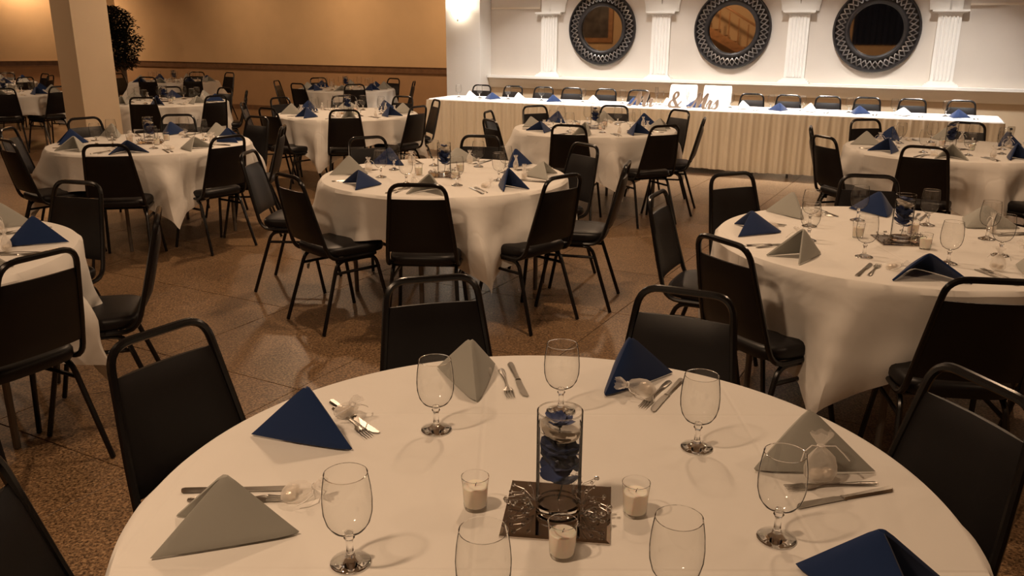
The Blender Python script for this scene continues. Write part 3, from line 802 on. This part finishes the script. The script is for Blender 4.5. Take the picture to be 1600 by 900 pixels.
skip_far = {'BL3', 'F1', 'F2', 'FL', 'FL2'}
for ti, (key, tn, (cx, cy), th0, even, chairs) in enumerate(TABLES):
    rnd = random.Random(100+ti)
    t = proto_or_dup(table_proto, table_used); put(t, (cx, cy, 0), R(th0+45)); tag(t, 'folding legs and top of the %s, under its cloth' % tn, 'table', 'round banquet tables')
    cl = mk('tablecloth', cloth_mesh(50+ti, R(th0+22.5+(45 if key in ('R', 'RB', 'BL2', 'F1') else 0))), None, (cx, cy, 0)); tag(cl, 'square off-white tablecloth draped over the %s' % tn, 'tablecloth', 'off-white round table cloths')
    used = set()
    for (ang, rad) in chairs:
        k = round((ang-th0)/45) % 8; nm = dirname(th0+45*k)
        while nm in used: k = (k+1) % 8; nm = dirname(th0+45*k)
        used.add(nm)
        c_ = chair_at(cx, cy, ang, rad, 'black banquet chair at the %s of the %s' % (nm, tn), GROUP_CH, rnd.uniform(-3, 3) if key != 'N' else 0)
    if key == 'N': continue
    far_ = key in skip_far
    for k in range(8):
        ang = th0+45*k; nm = dirname(ang); a = R(ang); ck = even if k % 2 == 0 else ('blue' if even == 'grey' else 'grey')
        jt = rnd.uniform(-28, 28)
        # ridge end T towards the centre, open end outwards
        nx, ny = cx+.60*cos(a), cy+.60*sin(a); dirn = a+R(jt); x0, y0 = nx-.125*cos(dirn), ny-.125*sin(dirn)
        napkin_place(ck, x0, y0, dirn, rnd.randrange(3), 'folded %s napkin at the %s place of the %s' % (ck if ck == 'grey' else 'dark blue', nm, tn), '%s napkins on the round tables' % ck)
        ac = a-R(20)
        kx, ky = cx+.60*cos(ac), cy+.60*sin(ac); ad = ac-R(8)
        cut_pair(kx, ky, ac+pi, cx+.585*cos(ac+.055), cy+.585*sin(ac+.055), ac+pi+.04, nm, tn)
        ab = a-R(12)
        if not far_ or k % 2: bag_at(cx+.52*cos(ab), cy+.52*sin(ab), rnd.uniform(0, 6), rnd.choice((0, 0, 1.2)), nm, tn, not far_)
        ag = a-R(27)
        goblet(cx+.40*cos(ag), cy+.40*sin(ag), ZT, 'clear water goblet at the %s place of the %s' % (nm, tn), 'water goblets on the round tables')
    co = th0-60
    cands = [(cx+.165*cos(R(q)), cy+.165*sin(R(q))) for q in (co, co+120, co+240)]
    centrepiece(cx, cy-.02, R(th0+8), tn, cands, key in ('C', 'R', 'B', 'L', 'LM'))

# nearest table, laid piece by piece
tn = 'nearest round table'
def nap_exact(ck, T, d1, phi, side, place):
    me = napkin_mesh(.182, R(phi), {'grey': m_grey, 'blue': m_blue}[ck], hash(place) % 97 if False else len(place)*7)
    o = napkin_obj(me); o.location = (T[0], T[1], ZT); o.rotation_euler = (0, 0, R(d1+side*phi/2))
    tag(o, 'folded %s napkin at the %s place of the %s' % (ck if ck == 'grey' else 'dark blue', place, tn), 'napkin', '%s napkins on the round tables' % ck)
nap_exact('grey', (-.365, 1.306), 197.6, 30, -1, 'left')
nap_exact('blue', (-.330, 1.612), 162.5, 26, -1, 'back left')
nap_exact('grey', (-.083, 1.854), 116, 34, -1, 'back')
nap_exact('blue', (.223, 1.895), 39, 30, 1, 'back right')
nap_exact('grey', (.486, 1.536), 0, 38, 1, 'right')
nap_exact('blue', (.469, 1.224), -55, 38, 1, 'front right')
def seg(p, q): return ((p[0]+q[0])/2, (p[1]+q[1])/2, atan2(q[1]-p[1], q[0]-p[0]))
for place, kn, fk in (('back left', ((-.442, 1.876), (-.294, 1.693)), ((-.420, 1.83), (-.318, 1.685))),
                      ('back', ((-.004, 2.119), (.036, 1.901)), ((-.028, 2.08), (-.002, 1.893))),
                      ('back right', ((.438, 2.01), (.335, 1.823)), ((.405, 2.00), (.315, 1.845))),
                      ('right', ((.749, 1.469), (.540, 1.401)), ((.728, 1.492), (.545, 1.470))),
                      ('left', ((-.643, 1.449), (-.419, 1.463)), ((-.621, 1.418), (-.425, 1.422)))):
    a1 = seg(*kn); a2 = seg(*fk); cut_pair(a1[0], a1[1], a1[2], a2[0], a2[1], a2[2], place, tn)
bag_at(.617, 1.495, R(4), -.18, 'right', tn, sc=1.15)
bag_at(.350, 1.945, R(-68), 1.25, 'back right', tn, sc=1.15)
bag_at(-.055, 2.035, R(-85), 1.25, 'back', tn, sc=1.1)
bag_at(-.435, 1.435, R(80), 1.2, 'left', tn)
bag_at(-.395, 1.80, R(40), .9, 'back left', tn)
for (x, y), pl_ in (((-.169, 1.72), 'back left'), ((.117, 1.821), 'back'), ((.401, 1.640), 'back right'), ((.471, 1.299), 'right'), ((-.270, 1.222), 'left'),
                    ((-.040, 1.060), 'front left'), ((.250, 1.095), 'front')):
    goblet(x, y, ZT, 'clear water goblet at the %s of the %s' % (pl_, tn), 'water goblets on the round tables')
centrepiece(.088, 1.385, R(-7), tn, [(-.067, 1.397), (.231, 1.378), (.088, 1.246)])

# ------------------------------------------------------------------ head table
HS0, HS1, HD = -1.30, 5.66, .76
ht = empty('head_table', W((HS0+HS1)/2, HD/2, 0), A); hl = (HS1-HS0)/2
for k in range(3):
    a = -hl+.02+k*(2*hl-.04)/3; b = a+(2*hl-.04)/3-.004
    MB().box((a, -HD/2+.01, .725), (b, HD/2-.01, .752)).obj('tabletop', m_ply, ht)
    for x in (a+.2, b-.2):
        for y in (-.28, .28): MB().tube([(x, y, .725), (x, y, .003)], .014, 8).obj('leg', m_leg, ht)
tag(ht, 'long head table standing under its white cloth and skirt', 'table')
# white top cloth with a short wavy overhang
tc = MB(); n = 220; rows = []
def perim(off, z, wav=0):
    pts = []; a, b = hl+off, HD/2+off; r = max(.012, .05+off)
    cor = [(a-r, -b+r, -pi/2, 0), (a-r, b-r, 0, pi/2), (-a+r, b-r, pi/2, pi), (-a+r, -b+r, pi, 3*pi/2)]
    seq = []
    for i, (x, y, a0, a1) in enumerate(cor):
        for k in range(7):
            an = a0+(a1-a0)*k/6; seq.append((x+r*cos(an), y+r*sin(an)))
        x2, y2, b0, _ = cor[(i+1) % 4]; p = seq[-1]; q = (x2+r*cos(b0), y2+r*sin(b0)); m_ = 8 if i % 2 == 0 else 110
        for k in range(1, m_): seq.append((p[0]+(q[0]-p[0])*k/m_, p[1]+(q[1]-p[1])*k/m_))
    return [Vector((x, y, z+wav*sin(x*4.4+y)*(.7+.3*sin(x*1.7)))) for x, y in seq]
rows = [perim(-.03, .7605), perim(-.02, .7605), perim(-.004, .7595), perim(.004, .752), perim(.010, .735, .003), perim(.014, .705, .012)]
tc.grid(rows, closed=True); tc.f.append(tuple(reversed(range(len(rows[0])))))
o = tc.obj('head_tablecloth', m_headcloth, None, W((HS0+HS1)/2, HD/2, 0), A); tag(o, 'bright white cloth laid along the long head table', 'tablecloth')
# pleated skirt
sk = MB(); rows = []
def skirt(z, amp, drop=0):
    pts = []
    x = -hl-.004; b = -HD/2-.004
    N_ = 1100
    for i in range(N_+1):
        xx = -hl-.004+(2*hl+.008)*i/N_; pts.append((xx, b-.012-amp*(.5+.5*sin(xx*41+1.4*sin(xx*7.3)+.8*sin(xx*2.9)))-amp*.3*sin(xx*97)))
    return pts
def side_pts(x, sgn, amp, rev):
    out = []
    for i in range(1, 90):
        y = -HD/2+HD*i/90; out.append((x+sgn*(.012+amp*(.5+.5*sin(y*41+1)))*1, y))
    return list(reversed(out)) if rev else out
for z, amp in ((.745, .006), (.70, .014), (.55, .022), (.35, .028), (.15, .032), (.062, .034)):
    p = side_pts(-hl-.004, -1, amp, True)+skirt(z, amp)+side_pts(hl+.004, 1, amp, False)
    rows.append([Vector((x, y, z+(0 if z > .1 else .006*sin(x*5)))) for x, y in p])
sk.grid(rows); o = sk.obj('table_skirt', m_skirt, None, W((HS0+HS1)/2, HD/2, 0), A); tag(o, 'long pleated tan skirt hanging around the head table', 'table skirt')

ZH = .761
hch = [-1.11, -.59, -.10, .34, .85, 1.33, None, None, 2.86, 3.32, 3.80, 4.26, 4.77, 5.30]
ORD = ['first', 'second', 'third', 'fourth', 'fifth', 'sixth', 'seventh', 'eighth', 'ninth', 'tenth', 'eleventh', 'twelfth', 'thirteenth', 'fourteenth']
for i, s in enumerate(hch):
    if s is None: continue
    p = W(s, 1.28-.29, 0)
    place_chair(p.x, p.y, A+pi, 'black banquet chair behind the head table, %s seat from the left' % ORD[i], 'chairs along the head table')
def covered_chair(s, label):
    root = empty('covered_chair', W(s, .93, 0), A+pi)
    mb = MB(); rows = []
    for (z, hw, y0, y1) in ((.01, .25, -.33, .25), (.20, .235, -.31, .24), (.44, .215, -.285, .23), (.475, .21, -.28, .225)):
        ring = []
        for k in range(40):
            a = 2*pi*k/40; e = .5; cx_ = (abs(cos(a))**e)*(1 if cos(a) > 0 else -1); cy_ = (abs(sin(a))**e)*(1 if sin(a) > 0 else -1)
            rp = 1+(.03*sin(9*a) if z < .3 else 0)
            ring.append(Vector((cx_*hw*rp, (y0+y1)/2+cy_*(y1-y0)/2*rp, z)))
        rows.append(ring)
    mb.grid(rows, closed=True); mb.f.append(tuple(range(120, 160)))
    mb.obj('seat_cover', m_slipcover, root)
    b = MB(); rows = []
    for (z, hw, th) in ((.44, .205, .03), (.6, .198, .032), (.8, .190, .03), (.93, .186, .028), (.965, .180, .022), (.975, .172, .012)):
        y = -.195-.12*(z-.44)/.5
        ring = []
        for k in range(36):
            a = 2*pi*k/36; e = .35; cx_ = (abs(cos(a))**e)*(1 if cos(a) > 0 else -1); cy_ = (abs(sin(a))**.7)*(1 if sin(a) > 0 else -1)
            ring.append(Vector((cx_*hw, y+cy_*th, z)))
        rows.append(ring)
    b.grid(rows, closed=True); b.f.append(tuple(range(180, 216))); b.obj('back_cover', m_slipcover, root)
    tag(root, label, 'chair', 'white covered chairs')
covered_chair(1.96, 'white slipcovered chair at head table, left one of the pair')
covered_chair(2.415, 'white slipcovered chair at head table, right one of the pair')
hg = [-1.04, -.71, -.27, .23, .82, 1.37, 1.87, 2.25, 2.75, 3.23, 3.59, 4.11, 4.59, 5.12]
for i, s in enumerate(hg):
    p = W(s, .42); goblet(p.x, p.y, ZH, 'clear goblet on the head table, %s from the left' % ORD[i], 'goblets on the head table')
hn = [-.81, -.46, -.07, .43, 1.01, 1.54, 1.98, 2.35, 2.91, 3.35, 3.70, 4.22, 4.69, 5.23]
rnd = random.Random(4)
for i, s in enumerate(hn):
    ck = 'white' if i % 2 == 0 else 'blue'; an = A+pi/2+rnd.uniform(-.5, .5); p = W(s, .30)
    o = napkin_obj(NAP[ck][rnd.randrange(1, 3)]); o.location = (p.x-.125*cos(an)*.85, p.y-.125*sin(an)*.85, ZH); o.rotation_euler = (0, 0, an); o.scale = (.85, .85, .95)
    tag(o, 'folded %s napkin on the head table, %s from the left' % (ck, ORD[i]), 'napkin', 'napkins on the head table')
    q = W(s+.2, .22); k = mk('dinner_knife', knife_me); put(k, (q.x, q.y, ZH), A-pi/2); tag(k, 'steel knife on the head table, %s from the left' % ORD[i], 'knife', 'head table knives')
    q = W(s+.165, .22); k = mk('dinner_fork', fork_me); put(k, (q.x, q.y, ZH), A-pi/2); tag(k, 'steel fork on the head table, %s from the left' % ORD[i], 'fork', 'head table forks')
# two slim flutes
def flute(s, o_, label):
    root = empty('champagne_flute', W(s, o_, ZH))
    MB().lathe([(.004, .085), (.016, .10), (.022, .14), (.022, .19), (.020, .215), (.0192, .214), (.0205, .19), (.0205, .14), (.014, .103), (.001, .092)], 20, cap=False).obj('bowl', m_gl, root)
    MB().lathe([(.001, .001), (.030, .001), (.030, .003), (.006, .008), (.004, .05), (.004, .085), (.001, .088)], 16).obj('stem', m_glass, root)
    tag(root, label, 'glass', 'champagne flutes')
flute(1.78, .55, 'tall champagne flute behind the letters Mr on the head table')
flute(2.18, .55, 'tall champagne flute before the left white covered chair')

# ------------------------------------------------------------------ script letters: Mr & Mrs
def brush(strokes, name, ox, label, parent):
    """letter cut from board: strokes are lists of (x, z, half width) in metres, swept with a slanted pen"""
    mb = MB()
    for st in strokes:
        P = []
        m_ = len(st)
        for i in range(m_-1):
            p0 = st[max(i-1, 0)]; p1 = st[i]; p2 = st[i+1]; p3 = st[min(i+2, m_-1)]
            for k in range(5):
                t = k/5
                P.append([.5*((2*p1[j])+(-p0[j]+p2[j])*t+(2*p0[j]-5*p1[j]+4*p2[j]-p3[j])*t*t+(-p0[j]+3*p1[j]-3*p2[j]+p3[j])*t**3) for j in range(3)])
        P.append(list(st[-1])); rows = []
        for i, (x, z, hw) in enumerate(P):
            a = P[max(i-1, 0)]; b = P[min(i+1, len(P)-1)]; hw *= 1.45; dx, dz = b[0]-a[0], b[1]-a[1]; l = hypot(dx, dz) or 1; nx, nz = -dz/l*hw, dx/l*hw
            rows.append([Vector((x+nx, -.006, z+nz)), Vector((x-nx, -.006, z-nz)), Vector((x-nx, .006, z-nz)), Vector((x+nx, .006, z+nz))])
        mb.grid(rows, closed=True); q = len(mb.v)-4*len(rows)
        mb.f.append((q, q+1, q+2, q+3)); e = q+4*(len(rows)-1); mb.f.append((e+3, e+2, e+1, e))
    sh = .28
    mb.v = [(x+ox+z*sh, y, z) for x, y, z in mb.v]
    o = mb.obj(name, m_sign, parent, smooth=False)
    if label: o['label'] = label
    return o
Mst = [[(-.055, .018, .007), (-.035, .004, .010), (-.012, .02, .007), (.003, .07, .006), (.018, .14, .007), (.026, .185, .009)],
       [(.024, .186, .007), (.034, .13, .0125), (.042, .06, .013), (.046, .006, .009)],
       [(.047, .008, .005), (.062, .06, .005), (.085, .13, .006), (.108, .182, .008)],
       [(.106, .184, .007), (.104, .12, .0125), (.104, .05, .013), (.114, .010, .009), (.132, .012, .005), (.148, .035, .003)]]
def rst(x): return [[(x, .032, .003), (x+.012, .075, .005), (x+.020, .098, .008), (x+.030, .092, .005), (x+.044, .090, .006)], [(x+.040, .092, .007), (x+.034, .05, .010), (x+.040, .010, .009), (x+.058, .010, .005), (x+.070, .034, .003)]]
def sst(x): return [[(x, .03, .003), (x+.022, .075, .004), (x+.036, .112, .006)], [(x+.034, .110, .006), (x+.044, .066, .010), (x+.052, .03, .010), (x+.036, .004, .008), (x+.008, .008, .006), (x+.002, .022, .004)]]
AMP = [[(.135, .085, .004), (.12, .05, .006), (.085, .008, .010), (.04, .002, .010), (.008, .03, .011), (.012, .075, .009), (.05, .105, .007), (.075, .145, .008), (.062, .182, .008), (.036, .178, .008), (.026, .14, .010), (.045, .095, .011), (.085, .04, .012), (.125, .004, .009), (.15, .012, .005)]]
sgp = [('Mr', 1.60, [('letter', Mst, 0), ('letter', rst(.135), 0)]), ('and', 2.055, [('letter', AMP, 0)]), ('Mrs', 2.355, [('letter', Mst, 0), ('letter', rst(.135), 0), ('letter', sst(.195), 0)])]
for nm, s, parts_ in sgp:
    root = empty('script_sign', W(s, .10, ZH+.002), A)
    sc_ = (1.30, 1, .98) if nm == 'Mr' else ((1.05, 1, 1.0) if nm == 'and' else (1.16, 1, 1.0)); root.scale = sc_
    for (ln, st, ox) in parts_: brush(st, ln, ox, None, root)
    lo = {'Mr': 'taupe script letters Mr standing on the head table', 'and': 'taupe ampersand standing between Mr and Mrs on the head table', 'Mrs': 'taupe script letters Mrs standing on the head table'}[nm]
    tag(root, lo, 'sign')

# ------------------------------------------------------------------ potted tree in the far corner
tr = empty('artificial_tree', (-8.25, 18.35, 0))
MB().lathe([(.001, 0), (.15, 0), (.19, .28), (.2, .30), (.17, .30), (.16, .26), (.001, .26)], 20, cap=False).obj('pot', m_black, tr)
for (dx, ph, xx) in ((-.03, 0, -.02), (.05, 2, .12)):
    MB().tube([(dx+xx*.3*z+.05*sin(z*3+ph), .03*cos(z*3+ph), z) for z in [.25+.2*i for i in range(8)]], .035, 8).obj('trunk', m_bark, tr)
rnd = random.Random(9); lf = MB()
for i in range(5200):
    while True:
        x, y, z = rnd.uniform(-.62, .52), rnd.uniform(-.45, .3), rnd.uniform(.85, 2.12)
        wz = .55*sin(pi*min(1, (z-.72)/1.45))**.6
        cxx = -.10
        if ((x-cxx)/max(.05, wz))**2+(y/.42)**2 < 1 and (sin(x*9+z*7)*cos(z*6-y*5) > -.55): break
    a, b = rnd.uniform(0, 6.28), rnd.uniform(-.9, .5); mt = Matrix.Translation((x, y, z)) @ Matrix.Rotation(a, 4, 'Z') @ Matrix.Rotation(b, 4, 'Y')
    L = rnd.uniform(.06, .10); w_ = L*.28
    lf.add([mt @ Vector(p) for p in ((0, 0, 0), (L*.45, w_, .006), (L, 0, -.012), (L*.45, -w_, .006))], [(0, 1, 2, 3)])
lf.obj('foliage', m_leaf, tr, smooth=False, kind='stuff')
tag(tr, 'tall dark leafy potted tree in the far corner behind the pillar', 'plant')
